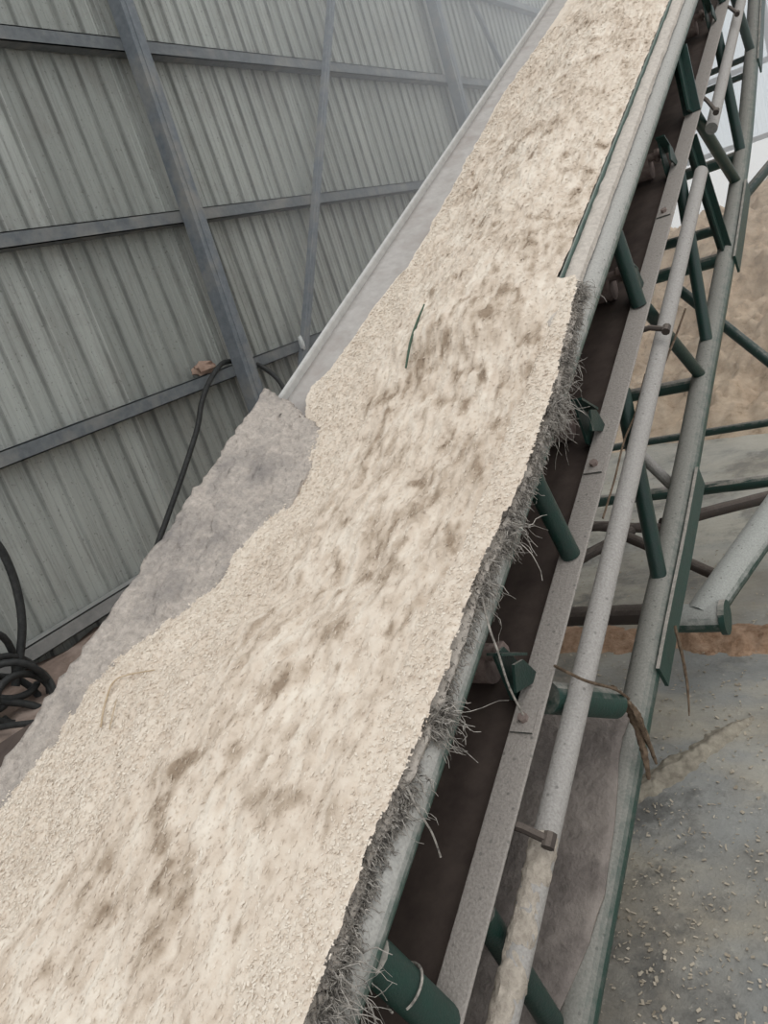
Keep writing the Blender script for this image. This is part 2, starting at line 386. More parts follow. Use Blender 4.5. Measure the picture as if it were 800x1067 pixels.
o = npmesh('floor_flakes', V, Q, rough_mat('stray_flakes', (.30, .25, .19), (.62, .54, .43), 9, .1), False); tag(o, 'stray wood flakes scattered over the grey floor', 'wood flakes', kind='stuff')

# ------------------------------------------------------------------ conveyor
U0, U1 = -1.2, 9.0
conv = empty('belt_conveyor', (W(-1.25, 0, 0)[0], W(-1.25, 0, 0)[1], 0))
tag(conv, 'long inclined belt conveyor with green tubular truss carrying pale wood chips', 'conveyor')
lin = lambda s, n, us: [W(s, n, u) for u in us]
us = np.linspace(U0, U1, 60)

def belt_n(s):                                   # troughed belt
    s = np.asarray(s, float)
    left = np.clip((-1.50 - s) / .29, 0, 1.4); right = np.clip((s + 1.09) / .29, 0, 1.2)
    return -1.095 + .095 * left + .085 * right
ss = np.linspace(-1.785, -.80, 40)
b = MB(); b.grid([[W(s, float(belt_n(s)), u) for s in ss] for u in us])
tag(b.build('belt', m_belt, conv, smooth=True, solid=.012), 'pale dusty rubber belt')
b = MB(); b.tube(lin(-.787, -1.052, us), .040, 24); b.build('side_tube', m_tube, conv, smooth=True)
b = MB(); b.tube(lin(-1.815, -1.065, us), .040, 16); b.build('side_tube', m_tube, conv, smooth=True)
b = MB(); b.bar(W(-1.797, -.998, 1.55), W(-1.797, -.998, U1), .02, .05, S); tag(b.build('edge_strip', rough_mat('pale_edge_strip', (.44, .43, .41), (.54, .525, .50), 30, .3, .004), conv, bevel=.008), 'pale edge strip along the far side of the belt')
# ledge beside the belt on the right: flat strip, dusty
G = []
for u in np.linspace(1.7, U1, 420):               # ledge heaped with dust
    G.append([W(sx, nx + (.006 * float(fbm(np.array(sx * 40), np.array(u * 18), 63, 4)) if 0 < k < 7 else 0), u) for k, (sx, nx) in enumerate(
        [(-.835, -1.012), (-.832, -.990), (-.824, -.984), (-.814, -.981), (-.803, -.981), (-.790, -.984), (-.781, -.990), (-.779 + .004 * float(fbm(np.array(u * 12.), np.array(.2), 64)), -1.006)])])
b = MB(); b.grid(G); b.build('ledge', m_canvas, conv, smooth=True)
b = MB(); b.bar(W(-.838, -.990, 1.85), W(-.838, -.990, U1), .006, .022, S); tag(b.build('belt_edge', dusty('teal_edge', (.17, .25, .22), (.40, .40, .35), .3, 1.3), conv), 'faded teal strip along the belt edge')

# return belt
b = MB(); b.grid([[W(s, -1.335 - .012 * math.sin(u * 4.1) ** 2, u) for s in np.linspace(-1.72, -.806, 12)] for u in us])
tag(b.build('return_belt', m_return, conv, smooth=True, solid=.012), 'brown underside run of the belt')
# upper rail: angle section
b = MB(); A0, A1 = W(-.755, -1.303, U0), W(-.755, -1.303, U1)
b.bar(A0, A1, .066, .008, S); b.bar(A0 - .03 * S - .035 * N, A1 - .03 * S - .035 * N, .006, .066, S)
b.build('truss_rail', m_rail, conv, bevel=.003)
b = MB(); b.bar(A0 - 1.0 * S, A1 - 1.0 * S, .066, .008, S); b.build('truss_rail', m_rail, conv)
# conduit pipe outside the rail, in two lengths
ub = suv(onS(731, 181, -.70))[2]; uc = suv(onS(741, 134, -.70))[2]
b = MB(); b.tube([W(-.70, -1.392, u) for u in np.linspace(U0, ub, 30)], .0262, 18); b.build('conduit', m_conduit, conv, smooth=True)
b = MB(); b.tube([W(-.70, -1.392, u) for u in np.linspace(uc, U1, 12)], .0262, 18); b.build('conduit', m_conduit, conv, smooth=True)
# lower chord (bends slightly, follows the photographed course in the truss plane)
CS = -.735
cpx = [(786, 0), (784, 48), (775, 150), (757, 265), (740, 355), (727, 420), (713, 500), (699, 566), (684, 640), (669, 700), (656, 780), (634, 900), (600, 1060)]
cun = sorted([suv(onS(x, y, CS))[1:] for x, y in cpx], key=lambda q: q[1])
cu = np.array([q[1] for q in cun]); cn = np.array([q[0] for q in cun])
def CN(u):
    k = np.ones(3) / 3
    return float(np.interp(u, np.r_[U0, cu, U1], np.r_[cn[0], cn, cn[-1] + .35]))
cus = np.r_[np.linspace(U0, 6.2, 60), np.linspace(6.4, U1, 8)]
cnn = np.array([np.mean([CN(u + e) for e in (-.25, -.12, 0, .12, .25)]) for u in cus])
CNs = lambda u: float(np.interp(u, cus, cnn))
b = MB(); b.tube([W(CS, n, u) for u, n in zip(cus, cnn)], .042, 20); b.build('lower_chord', m_chord, conv, smooth=True)
b = MB(); b.tube([W(CS - 1.05, n, u) for u, n in zip(cus, cnn)], .042, 14); b.build('lower_chord', m_chord, conv, smooth=True)
# green angle welded to the outside of the chord, two lengths
def flange(u0, u1, off=.052):
    G = []
    for u in np.linspace(u0, u1, 12):
        n = CNs(u); G.append((W(CS + off, n + .03, u), W(CS + off, n - .055, u)))
    b = MB(); b.grid(G); tag(b.build('chord_flange', m_green2, conv, solid=.01), 'green flange on the chord')
uA, uB = suv(onS(688, 700, CS + .05))[2], suv(onS(732, 500, CS + .05))[2]
flange(uA, uB); flange(suv(onS(765, 265, CS + .05))[2], suv(onS(781, 200, CS + .05))[2]); flange(suv(onS(788, 50, CS + .05))[2], 6.6, .05)
b_end = None

# braces: round pipe or flat bar from point to point
def pipe(name, p, q, r, mat=m_green, lab=None, seg=16):
    b = MB(); b.tube([p + (q - p) * t for t in np.linspace(0, 1, 6)], r, seg); o = b.build(name, mat, conv, smooth=True)
    if lab: o['label'] = lab
    return o
sT, sA, sC = -.775, -.757, -.737
TA = lambda x, y: onS(x, y, sT)
def tn(x, y):                                    # point on side tube underside nearest the pixel
    u = suv(onS(x, y, sT))[2]; return W(sT, -1.075, u)
def an(x, y, n=-1.30):
    u = suv(onS(x, y, sA))[2]; return W(sA, n, u)
def chn(x, y):
    u = suv(onS(x, y, sC))[2]; return W(sC, CNs(u) + .03, u)
# tube -> rail
pipe('diagonal_brace', tn(556, 500), an(596, 581), .024)
pipe('diagonal_brace', tn(648, 262), an(668, 324), .024)
pipe('diagonal_brace', tn(392, 1000), an(478, 1078), .034, m_green2)
def flat(name, p, q, w, mat=m_green, th=.01, wd=None):
    b = MB(); b.bar(p, q, w, th, U if wd is None else wd); b.bar(p + .0 * S, q, th, w * .6, U if wd is None else wd); return b.build(name, mat, conv)
flat('diagonal_brace', tn(710, 62), an(724, 128), .12, wd=U)
flat('diagonal_brace', tn(748, -15), an(758, 25), .06, wd=U)
# rail -> chord
pipe('diagonal_brace', an(646, 402, -1.33), chn(689, 606), .024)
pipe('diagonal_brace', an(672, 322, -1.33), chn(735, 408), .022)
pipe('diagonal_brace', an(704, 170, -1.33), chn(737, 358), .024)
pipe('diagonal_brace', an(726, 126, -1.33), chn(768, 196), .026)
flat('diagonal_brace', an(717, 138, -1.33), chn(757, 266), .10, wd=U)
pipe('diagonal_brace', an(748, 40, -1.33), chn(770, 152), .026)
pipe('diagonal_brace', an(764, -5, -1.33), chn(781, 50), .026)
pipe('diagonal_brace', an(500, 950, -1.33), W(-.76, -1.715, suv(onN(527, 1050, -1.72))[2]), .026)
# cross member of the two chords, dusty
def cross(x, y, r, s0=-1.8, s1=-.72, dn=0.0, mat=m_green2):
    u = suv(onS(x, y, CS))[2]; n = CNs(u) + dn
    pipe('cross_member', W(s0, n, u), W(s1, n, u), r, mat)
cross(650, 735, .034); cross(757, 272, .03); cross(735, 408, .026); cross(770, 150, .03)
# stub between rail and chord under the conduit
pipe('cross_member', an(566, 722, -1.36), onS(640, 733, -.70), .036, m_green2)
# wood dust caked on the low end of the conduit, and on the leg joint
m_crust = rough_mat('caked_dust', (.34, .29, .24), (.56, .49, .41), 45, 1.0, .012)
uk = suv(onS(566, 870, -.70))[2]; pts, rr = [], []
for u in np.linspace(-.6, uk, 120):
    k = float(fbm(np.array(u * 22.), np.array(.6), 141, 3)); pts.append(W(-.70 + .004 * k, -1.388 + .004 * k, u)); rr.append(.027 + .012 * max(-.2, k) * min(1, (uk - u) * 12))
b = MB(); b.tube(pts, rr, 18, wob=.10); tag(b.build('dust_crust', m_crust, conv, smooth=True), 'lumpy pale dust caked on the conduit', kind='stuff')
w0 = tn(392, 1000); w1 = an(478, 1078); wt = nz(w1 - w0); wc = w0 + (w1 - w0) * .46; wa = nz(np.cross(wt, S)); wb_ = np.cross(wt, wa)
b = MB(); b.tube([wc + .038 * (math.cos(g) * wa + math.sin(g) * wb_) + wt * .012 * math.sin(g) for g in np.linspace(.2, 5.6, 24)], .0022, 6); tag(b.build('wire_loop', m_fibre, conv, smooth=True), 'pale loop round the brace')

# conduit hooks
for (x, y, x2, y2) in ((664, 352, 694, 343), (534, 868, 572, 876), (735, 122, 746, 116), (757, 20, 768, 14)):
    p = an(x, y, -1.32); q = onS(x2, y2, -.665)
    b = MB(); b.tube([p, (p + q) / 2 + .012 * N, q], .009, 8); b.tube([q - .014 * U, q + .014 * U], .013, 8)
    b.build('pipe_clip', m_axle, conv, smooth=True)
# return roller with bracket plates on the rail
BU = suv(onS(613, 440, -.795))[2]
def cn(pxs, s0): return [suv(onS(x, y, s0)) for x, y in pxs]
CH1 = cn(((598, 421), (604, 418), (610, 428), (629, 466), (622, 471), (611, 462)), -.800)
CH2 = cn(((614, 427), (620, 427), (633, 449), (616, 449)), -.765)
LIP = cn(((597, 419), (602, 414), (616, 424), (618, 430), (606, 423)), -.785)
def bracket(x, y, sc=1.0):
    u = suv(onS(x, y, -.795))[2]; n = -1.30; du = u - BU
    grp = MB()
    for poly in (CH1, CH2): grp.plate([W(a_, b_, c_ + du) for a_, b_, c_ in poly], S, .006)
    q0 = [W(a_, b_, c_ + du) for a_, b_, c_ in LIP]
    grp.bar((q0[0] + q0[1]) / 2, (q0[2] + q0[3]) / 2, .035, .006, S)
    o = grp.build('roller_bracket', m_green, conv)
    s_ = MB(); s_.tube([W(-.875, n + .05, u + .03), W(-.815, n + .05, u + .03)], .016, 12); s_.tube([W(-.836, n + .05, u + .03), W(-.822, n + .05, u + .03)], .028, 6)
    s_.build('shaft_nut', m_rollr, o)
    r_ = MB(); r_.tube([W(-1.70, n + .012, u + .03), W(-.865, n + .012, u + .03)], .045, 20); r_.build('return_roller', m_rollr, conv, smooth=True)
for x, y in ((613, 440), (535, 697), (655, 288), (689, 150), (738, 18)): bracket(x, y)
# splice bolt plates on the rail
for x, y in ((620, 486), (545, 748), (690, 215)):
    p = an(x, y, -1.296); b = MB(); b.bar(p - .03 * U, p + .03 * U, .05, .006, S); o = b.build('splice_plate', m_rail, conv)
    b = MB(); b.tube([p, p + .014 * N], .011, 6); b.build('bolt', m_rollr, o)

# skirt board on the left (flared, caked in dust)
def board_n(s): return -1.02 + (-1.60 - s) * .34
LE = [suv(onN(x, y, -.94)) for x, y in ((290, 405), (276, 424), (240, 470), (185, 540), (145, 598), (100, 665), (40, 748), (-30, 838))]
leu = np.array([q[2] for q in LE])[::-1]; les = np.array([q[0] for q in LE])[::-1]
ut = suv(onN(290, 405, -.94))[2]
G = []
for i, u in enumerate(np.linspace(U0, ut, 150)):
    sl = -1.82 + .012 * float(fbm(np.array(u * 9.0), np.array(.3), 51)) + .006 * random.uniform(-1, 1)
    row = []
    for t in np.linspace(0, 1, 40):
        s = -1.50 + (sl + 1.50) * t
        uu = u - .215 * (1 - t) ** 1.3 * max(0, (u - U0) / (ut - U0))
        n = board_n(s) + .010 * float(fbm(np.array(s * 22), np.array(u * 16), 52)) + .004 * random.uniform(-1, 1)
        end = .012 * abs(float(fbm(np.array(s * 30), np.array(.7), 53))) if i > 147 else 0
        row.append(W(s, n, uu - end))
    G.append(row)
b = MB(); b.grid(G); tag(b.build('skirt_board', m_skirtboard, conv, smooth=True, solid=.022), 'grey dust-caked flared skirt board at the loading end')

fp = [onN(x, y, -1.06) for x, y in ((-90, 880), (-10, 783), (44, 748), (70, 742), (40, 800), (-40, 900))]  # flat dark plate added to fill the dark corner below the skirt board
b = MB(); b.plate(fp, N, .012); tag(b.build('dark_plate', m_return, conv), 'dark plate below the skirt board')

# right-hand canvas skirt drooping over the tube, with frayed rim
fr = np.array([(1.96, -.800), (1.90, -.775), (1.75, -.757), (1.573, -.743), (1.348, -.727), (1.2, -.728), (1.072, -.733), (.865, -.755), (.643, -.748), (.457, -.757), (.295, -.772), (.158, -.770), (-.2, -.76), (-1.2, -.76)])[::-1]
def fray(u): return float(np.interp(u, fr[:, 0], fr[:, 1]))
G = []; rimpts = []
for u in np.linspace(U0, 1.96, 330):
    e = fray(u) + .009 * float(fbm(np.array(u * 30.), np.array(.5), 61, 4)) ; row = []
    for t in np.linspace(0, 1, 16):
        s = -.885 + (e + .885) * t
        arch = -.990 - .13 * max(0, .55 - t) - .014 * max(0, t - .72) / .28
        n = arch + .007 * float(fbm(np.array(s * 40), np.array(u * 26), 62, 4))
        row.append(W(s, n, u))
    rimpts.append(row[-1]); G.append(row)
b = MB(); b.grid(G); cs = b.build('canvas_skirt', m_canvas, conv, smooth=True, solid=.012)
tag(cs, 'dusty frayed canvas strip hanging over the near tube')
# frayed fibres: many hanging threads
V, Q = [], []; base = 0
rp = np.array(rimpts)
tufts = [(suv(onN(x, y, -1.0))[2], w, L) for x, y, w, L in ((604, 300, .07, .05), (590, 385, .10, .06), (582, 425, .05, .08), (545, 545, .06, .07), (500, 610, .04, .05), (470, 745, .04, .07), (425, 830, .04, .04), (365, 1020, .05, .09), (345, 1050, .05, .10))]
us_r = np.array([suv(q)[2] for q in rp])
for k in range(17000):
    tu = None
    if rng.random() < .13:
        tu = tufts[rng.integers(len(tufts))]; uq = tu[0] + rng.normal(0, tu[1] * .5)
    else: uq = -.1 + 2.0 * rng.random() ** 1.15
    i = int(np.argmin(np.abs(us_r - uq)))
    clump = .62 + 1.2 * float(fbm(np.array(uq * 9.0), np.array(.1), 71, 3))
    if tu is None and rng.random() > clump: continue
    p = rp[i] + rng.normal(0, .004, 3) + rng.uniform(-.016, .007) * N + S * rng.uniform(-.022, .008)
    L = (abs(rng.normal(0, .009)) + .007) if tu is None else abs(rng.normal(0, tu[2] * .5)) + .01
    if tu is not None and rng.random() < .06: L *= 1.8
    dirv = nz(.8 * S + rng.normal(0, .7) * U - .25 * N + rng.normal(0, .4, 3)); pts = [p]
    st = 6
    for j in range(st):
        dirv = nz(dirv + np.array([0, 0, -1.0]) * .40 + rng.normal(0, .52, 3)); pts.append(pts[-1] + dirv * L / st)
    r = rng.uniform(.0007, .0019); pts = np.array(pts)
    a = nz(np.cross(dirv, [.3, .2, .9])); c_ = np.cross(dirv, a)
    for j, q in enumerate(pts):
        rr = r * (1 - .6 * j / st)
        for g in (0, 2.1, 4.2): V.append(q + rr * (math.cos(g) * a + math.sin(g) * c_))
    for j in range(st):
        for g in range(3): Q.append((base + j * 3 + g, base + j * 3 + (g + 1) % 3, base + j * 3 + 3 + (g + 1) % 3, base + j * 3 + 3 + g))
    base += (st + 1) * 3
o = npmesh('frayed_threads', V, Q, m_fibre); attach(o, cs); tag(o, 'grey frayed threads along the canvas rim', kind='stuff')

# rubber sheet in the lower bay, laid between chord and rail
sh_px = [(668, 722), (650, 770), (645, 800), (641, 860), (632, 930), (616, 985), (592, 1040), (560, 1110), (500, 1200)]
sp_ = sorted([suv(onN(x, y, -1.745)) for x, y in sh_px], key=lambda q: q[2]); su = np.array([q[2] for q in sp_]); sr = np.array([q[0] for q in sp_])
G = []
utop = suv(onN(640, 742, -1.745))[2]
for i, u in enumerate(np.linspace(-.6, utop, 110)):
    e = float(np.interp(u, su, sr)); row = []
    for t in np.linspace(0, 1, 40):
        s = -1.68 + (e + 1.68) * t
        n = -1.722 - .05 * (1 - t) + .02 * math.sin(s * 6 + u * 2) + .012 * float(fbm(np.array(s * 9), np.array(u * 9), 81)) - .012 * max(0, t - .92) * 12.5 + (.0 if t < .8 else -.02 * math.sin(s * 6 + u * 2) * (t - .8) * 5)
        if i > 104: uu = u + .02 * float(fbm(np.array(s * 16), np.array(.5), 82))
        else: uu = u
        row.append(W(s, n, uu))
    G.append(row)
b = MB(); b.grid(G); tag(b.build('rubber_sheet', m_sheet, conv, smooth=True, solid=.008), 'dirty grey-brown rubber sheet in the lowest bay')

# undercarriage: axle, legs, ties (square to the wall direction)
XW = np.array([1.0, 0, 0])
def along_x(name, x, y, depth, x_l, x_r, r, mat, wob=0):
    d0 = ray(x, y) / F; p = EYE + d0 * depth
    # ends where the photographed bar ends: solve for X at those columns
    def at(xp, yp):
        rr = ray(xp, yp); A = np.stack([rr, -XW], 1); t = np.linalg.lstsq(A, p - EYE, rcond=None)[0]; return p + XW * t[1]
    a_, b_ = at(*x_l), at(*x_r)
    bb = MB(); bb.tube([a_ + (b_ - a_) * t for t in np.linspace(0, 1, 24)], r, 14, wob=wob); return bb.build(name, mat, conv, smooth=True), a_, b_
ax, a_l, a_r = along_x('axle', 640, 641, 2.75, (560, 638), (706, 643), .036, m_axle, .05)
hub, h_l, h_r = along_x('axle_sleeve', 725, 644, 2.75, (694, 643), (752, 646), .052, m_bigpipe)
b = MB(); b.tube([h_r, h_r + .02 * XW], .062, 20); b.build('sleeve_flange', m_green2, conv, smooth=True)
lp = h_l + (h_r - h_l) * .62
lq = EYE + ray(905, 395) / F * 3.25
b = MB(); b.tube([lp, lp + (lq - lp) * .05, lp + (lq - lp) * .5, lq], .058, 20); b.build('support_leg', m_bigpipe, conv, smooth=True)
_, _, e1 = along_x('tie_bar', 740, 450, 4.4, (560, 472), (910, 423), .022, m_green)
_, _, e2 = along_x('tie_bar', 740, 508, 3.7, (560, 530), (910, 487), .030, m_green2, .10)
def tie(a_, b_, da, db, r, mat, wob=0):
    p, q = EYE + ray(*a_) / F * da, EYE + ray(*b_) / F * db
    bb = MB(); bb.tube([p + (q - p) * t for t in np.linspace(0, 1, 16)], r, 12, wob=wob); bb.build('tie_bar', mat, conv, smooth=True); return q
e3 = tie((690, 546), (915, 488.5), 3.27, 3.6, .027, m_axle, .06)
tie((570, 547), (705, 551), 3.2, 3.3, .022, m_axle, .10)
tie((572, 600), (658, 553), 3.0, 3.22, .022, m_axle, .08)
tie((650, 558), (748, 600), 3.2, 3.0, .022, m_axle, .06)
tie((655, 462), (706, 512), 2.6, 2.7, .019, m_conduit)
e4 = tie((700, 296), (915, 467), 4.0, 3.45, .026, m_green)
e5 = tie((768, 213), (905, 49), 4.6, 5.0, .030, m_green)
cross(783, 58, .018, mat=m_green); cross(781, 74, .018, mat=m_green); cross(762, 236, .024, mat=m_green)
# outboard uprights that carry the bars' far ends
for p_, h_, r_ in ((lq, .25, .045), (e1, .15, .04), (e2, .15, .04), (e3, .1, .035), (e4, .1, .035), (e5, .1, .035)):
    b = MB(); b.tube([np.array([p_[0], p_[1], 0.0]), np.array([p_[0], p_[1], p_[2] + h_])], r_, 14); b.build('frame_upright', m_bigpipe, conv, smooth=True)

# ------------------------------------------------------------------ the chips on the belt
lb_u = np.array([-1.2, -.3, .25, .32, .483, .661, .869, 1.041, 1.248, 1.508, 1.70, 1.788, 1.882, 2.28, 2.592, 4.229, 5.282, 9])
lb_s = np.array([-2.14, -2.12, -2.06, -2.03, -1.94, -1.775, -1.60, -1.585, -1.535, -1.575, -1.66, -1.70, -1.675, -1.655, -1.62, -1.69, -1.66, -1.66])
rb = sorted([suv(onN(x, y, -.965)) for x, y in ((588, 300), (565, 350), (528, 430), (490, 530), (440, 631), (400, 725), (356, 837), (346, 864), (318, 908), (288, 957), (255, 1004), (236, 1064))], key=lambda q: q[2])
rb_u = np.array([q[2] for q in rb]); rb_s = np.array([q[0] for q in rb])
def sbr(u): return np.interp(u, np.r_[-1.2, rb_u, 2.1, 9], np.r_[rb_s[0] - .25, rb_s, -.835, -.835]) + .010 * fbm(u * 13, u * 0 + .8, 93, 3) * (u < 1.9)
def sbl(u): return np.interp(u, lb_u, lb_s) + .014 * fbm(u * 11, u * 0 + .4, 91, 3)
lc_px = sorted([suv(onN(x, y, -.93)) for x, y in ((-40, 1040), (60, 920), (130, 850), (215, 735), (245, 650), (300, 525), (355, 425), (385, 370))], key=lambda q: q[2])
lc_u = np.array([q[2] for q in lc_px]); lc_s = np.array([q[0] for q in lc_px])
def score(u): return np.interp(u, np.r_[lc_u, 2.6, 9], np.r_[lc_s, -1.60, -1.66])
def corem(s, u):                                 # 1 where the chips travel, 0 on the resting margins
    return 1 / (1 + np.exp(-(s - score(u)) * 60)) / (1 + np.exp((s - sbr(u)) * 160))
def load_n(s, u):
    sb, sr_ = sbl(u), sbr(u)
    wb = 1 / (1 + np.exp(-(u - 1.73) * 40))
    floor_n = np.minimum(board_n(s) * (1 - wb) + belt_n(s) * wb, -.93)
    mound = -.915 - .038 * ((s + 1.28) / .42) ** 2
    right = -.972 + np.clip(sr_ - s, 0, 1) * .30
    left = floor_n + .38 * (s - sb)
    k = 34.0
    n = -np.log(np.exp(-k * mound) + np.exp(-k * right) + np.exp(-k * left)) / k + .012
    c = corem(s, u)
    lump = .018 * fbm(s * 7, u * 5, 101, 3) + .016 * fbm(s * 17 + 3 * u, u * 10, 105, 3) + c * .007 * fbm(s * 38 + 2 * u, u * 22, 107, 2)
    fine = c * .0085 * fbm(s * 85, u * 34, 111, 3) + (1 - c) * .0060 * fbm(s * 95, u * 95, 113, 3)
    stat = np.clip((s - sr_) / .012, 0, 1)
    lump = lump * np.where(u > 1.9, np.clip((-.835 - s) / .06, .06, 1), 1)
    n = n + (lump * (1 - .8 * stat) * np.interp(u, [0, 2, 4], [1, .9, .75]) + fine) * np.clip((s - sb) / .05, 0.15, 1)
    st_ = stat * (u < 1.95)
    n = n * (1 - st_) + st_ * (-.972 + .010 * fbm(s * 18, u * 14, 115, 3) + .005 * fbm(s * 95, u * 95, 117, 3))
    e = np.interp(u, fr[:, 0], fr[:, 1])
    return n - .30 * np.clip(s - (e - .012), 0, 1)
def tone_of(s, u):
    c = corem(s, u)
    t = .62 + .06 * (1 - c) + .40 * fbm(s * 11 + 2 * u, u * 7, 121, 4) * (.55 + .45 * c) + c * .50 * fbm(s * 75, u * 22, 125, 3) - c * .85 * np.interp(u, [0, 2, 4], [1, .9, .6]) * np.clip(fbm(s * 30 + 2 * u, u * 17, 129, 3) - .10, 0, 1) + (1 - c) * .35 * fbm(s * 110, u * 110, 127, 2)
    blot = fbm(s * 14 + 5, u * 9 + 3, 131, 3)
    t = t - .55 * np.clip(blot - .24, 0, 1) * 2.0 * c
    return np.clip(t, 0, 1)
def grid_su(sv, uv):
    Sg, Ug = np.meshgrid(sv, uv, indexing='ij'); Ng = load_n(Sg, Ug)
    V = EYE + Sg[..., None] * S + Ng[..., None] * N + Ug[..., None] * U
    r, c = Sg.shape; idx = np.arange(r * c).reshape(r, c)
    q = np.stack([idx[:-1, :-1], idx[1:, :-1], idx[1:, 1:], idx[:-1, 1:]], -1).reshape(-1, 4)
    keep = (Sg > np.maximum(sbl(Ug) - .04, -1.822 + .01 * fbm(Ug * 30, Ug * 0 + .1, 135, 3))).ravel()[q].all(1)
    lim = np.where(Ug < 1.93, np.interp(Ug, fr[:, 0], fr[:, 1]) + .003 + .006 * fbm(Ug * 40, Ug * 0 + .2, 133, 3), -.836)
    keep &= (Sg < lim).ravel()[q].all(1)
    return V.reshape(-1, 3), q[keep], tone_of(Sg, Ug).ravel()
sv = np.linspace(-1.99, -.72, 290)
uv = np.concatenate([np.arange(-.6, 1.4, .0045), np.arange(1.4, 2.6, .007), np.arange(2.6, 4.6, .012), np.arange(4.6, 9.0, .024)])
V1, Q1, T1 = grid_su(sv, uv)
# individual chips strewn over the surface, thickest on the resting margins
NF = 150000
uu = -.35 + (rng.random(NF) ** 1.8) * 5.5
sl_, sr_ = np.maximum(sbl(uu), -1.80), np.where(uu < 1.9, np.interp(uu, fr[:, 0], fr[:, 1]) + .002, -.84)
sF = sl_ - .02 + (sr_ - sl_ + .02) * rng.random(NF)
cm = corem(sF, uu); keep = rng.random(NF) > cm * .45; sF, uu, cm = sF[keep], uu[keep], cm[keep]; NF = len(sF)
st_o = (rng.random(NF) < .05) & (uu < 1.3) & (sbl(uu) > -1.72)
sF = np.where(st_o, np.maximum(sbl(uu) - np.abs(rng.normal(0, .045, NF)), -1.79), sF)
nF = load_n(sF, uu) + rng.uniform(-.0012, .0012, NF) + (1 - cm) * rng.uniform(0, .003, NF)
nF = np.where(st_o, np.maximum(nF, board_n(sF) + rng.uniform(.002, .012, NF)), nF)
C = EYE + sF[:, None] * S + nF[:, None] * N + uu[:, None] * U
far = np.clip(uu / 1.5, .8, 2.2)
la = rng.uniform(.0015, .0042, NF) * far ** .5 * (1 + .4 * cm); wa = la * rng.uniform(.3, .75, NF) * (1 - .3 * cm)
ang = np.where(rng.random(NF) < cm, np.pi / 2 + rng.normal(0, .35, NF), rng.uniform(0, 2 * np.pi, NF))
t1 = np.cos(ang)[:, None] * S + np.sin(ang)[:, None] * U
t1 = t1 + rng.normal(0, .20, (NF, 1)) * N; t1 /= np.linalg.norm(t1, axis=1, keepdims=True)
nn = N + rng.normal(0, .24, (NF, 3)) * (1 + .6 * (1 - cm))[:, None]; t2 = np.cross(nn, t1); t2 /= np.linalg.norm(t2, axis=1, keepdims=True); t3 = np.cross(t1, t2)
th = wa * .12
A_ = t1 * la[:, None]; B_ = t2 * wa[:, None]; D_ = t3 * th[:, None]
V2 = np.stack([C - A_ - B_, C + A_ - B_ * .6, C + A_ * .9 + B_, C - A_ * .8 + B_ * .8, C - A_ * .8 - B_ * .8 - D_ * 2, C + A_ - B_ * .5 - D_ * 2, C + A_ * .8 + B_ * .8 - D_ * 2, C - A_ * .7 + B_ * .7 - D_ * 2], 1).reshape(-1, 3)
kk = np.arange(NF)[:, None, None] * 8
Q2 = (kk + np.array([[0, 1, 2, 3], [0, 4, 5, 1], [1, 5, 6, 2], [2, 6, 7, 3], [3, 7, 4, 0]])[None]).reshape(-1, 4)
tF = np.clip(tone_of(sF, uu) + .12 + .12 * (1 - cm) + rng.normal(0, .17 * (1 - .35 * cm), NF), .05, 1)
o = npmesh('wood_chips', np.concatenate([V1, V2]), np.concatenate([Q1, Q2 + len(V1)]), m_load, True, np.concatenate([T1, np.repeat(tF, 8)]), len(Q1))
tag(o, 'thick layer of pale wood chips riding up the conveyor belt', 'wood chips', kind='stuff')

# ------------------------------------------------------------------ loose things
def strand(name, pts, r, mat, label, cat, group=None, wob=.0, seg=10):
    P = [np.array(p, float) for p in pts]; out = []
    for i in range(len(P) - 1):                  # Catmull-Rom
        p0, p1, p2, p3 = P[max(i - 1, 0)], P[i], P[i + 1], P[min(i + 2, len(P) - 1)]
        for t in np.linspace(0, 1, 8, endpoint=False):
            out.append(.5 * ((2 * p1) + (p2 - p0) * t + (2 * p0 - 5 * p1 + 4 * p2 - p3) * t * t + (-p0 + 3 * p1 - 3 * p2 + p3) * t ** 3))
    out.append(P[-1]); R = r if not hasattr(r, '__len__') else list(np.interp(np.linspace(0, 1, len(out)), np.linspace(0, 1, len(r)), r))
    b = MB(); b.tube(out, R, seg, wob=wob); o = b.build(name, mat, smooth=True)
    tag(o, label, cat, group); return o
wx = PX + .03
strand('hose', [onX(x, y, x0) for x, y, x0 in ((304, 420, -4.60), (290, 396, -4.70), (274, 383, -4.82), (262, 378, -4.895), (248, 376.5, -4.905), (236, 377, -4.90), (228, 382, -4.83), (218, 398, -4.79), (210, 420, -4.79), (205, 448, -4.79), (190, 495, -4.79), (174, 540, -4.79), (160, 580, -4.79), (152, 615, -4.79), (146, 660, -4.79))],
       .022, m_cable, 'black hose looped behind the nearest column and hanging down the wall', 'hose')
gx = -4.55
strand('hose', [onX(x, y, gx) for x, y in ((-30, 550), (-12, 558), (4, 578), (17, 612), (23, 650), (20, 690), (16, 715))], .026, m_cable, 'black hose hanging in a loop at the left edge above the coil', 'hose')
coil = empty('cable_coil', onX(15, 725, gx))
tag(coil, 'heap of black cable coils lying by the foot of the wall', 'cable')
for cx, cy, rx, ry, t0, tilt in ((8, 706, 32, 22, .3, .0), (14, 722, 38, 32, 1.2, .06), (2, 745, 44, 40, 2.2, -.05), (26, 730, 30, 28, 3.0, .1), (-6, 700, 22, 40, .8, .02), (10, 752, 46, 20, 2, .1)):
    pts = [onX(cx + rx * math.cos(g + t0), cy + ry * math.sin(g + t0), gx + tilt + .05 * math.sin(2 * g)) for g in np.linspace(0, 5.7, 22)]
    b = MB(); b.tube(pts, .022, 10); b.build('loop', m_cable, coil, smooth=True)
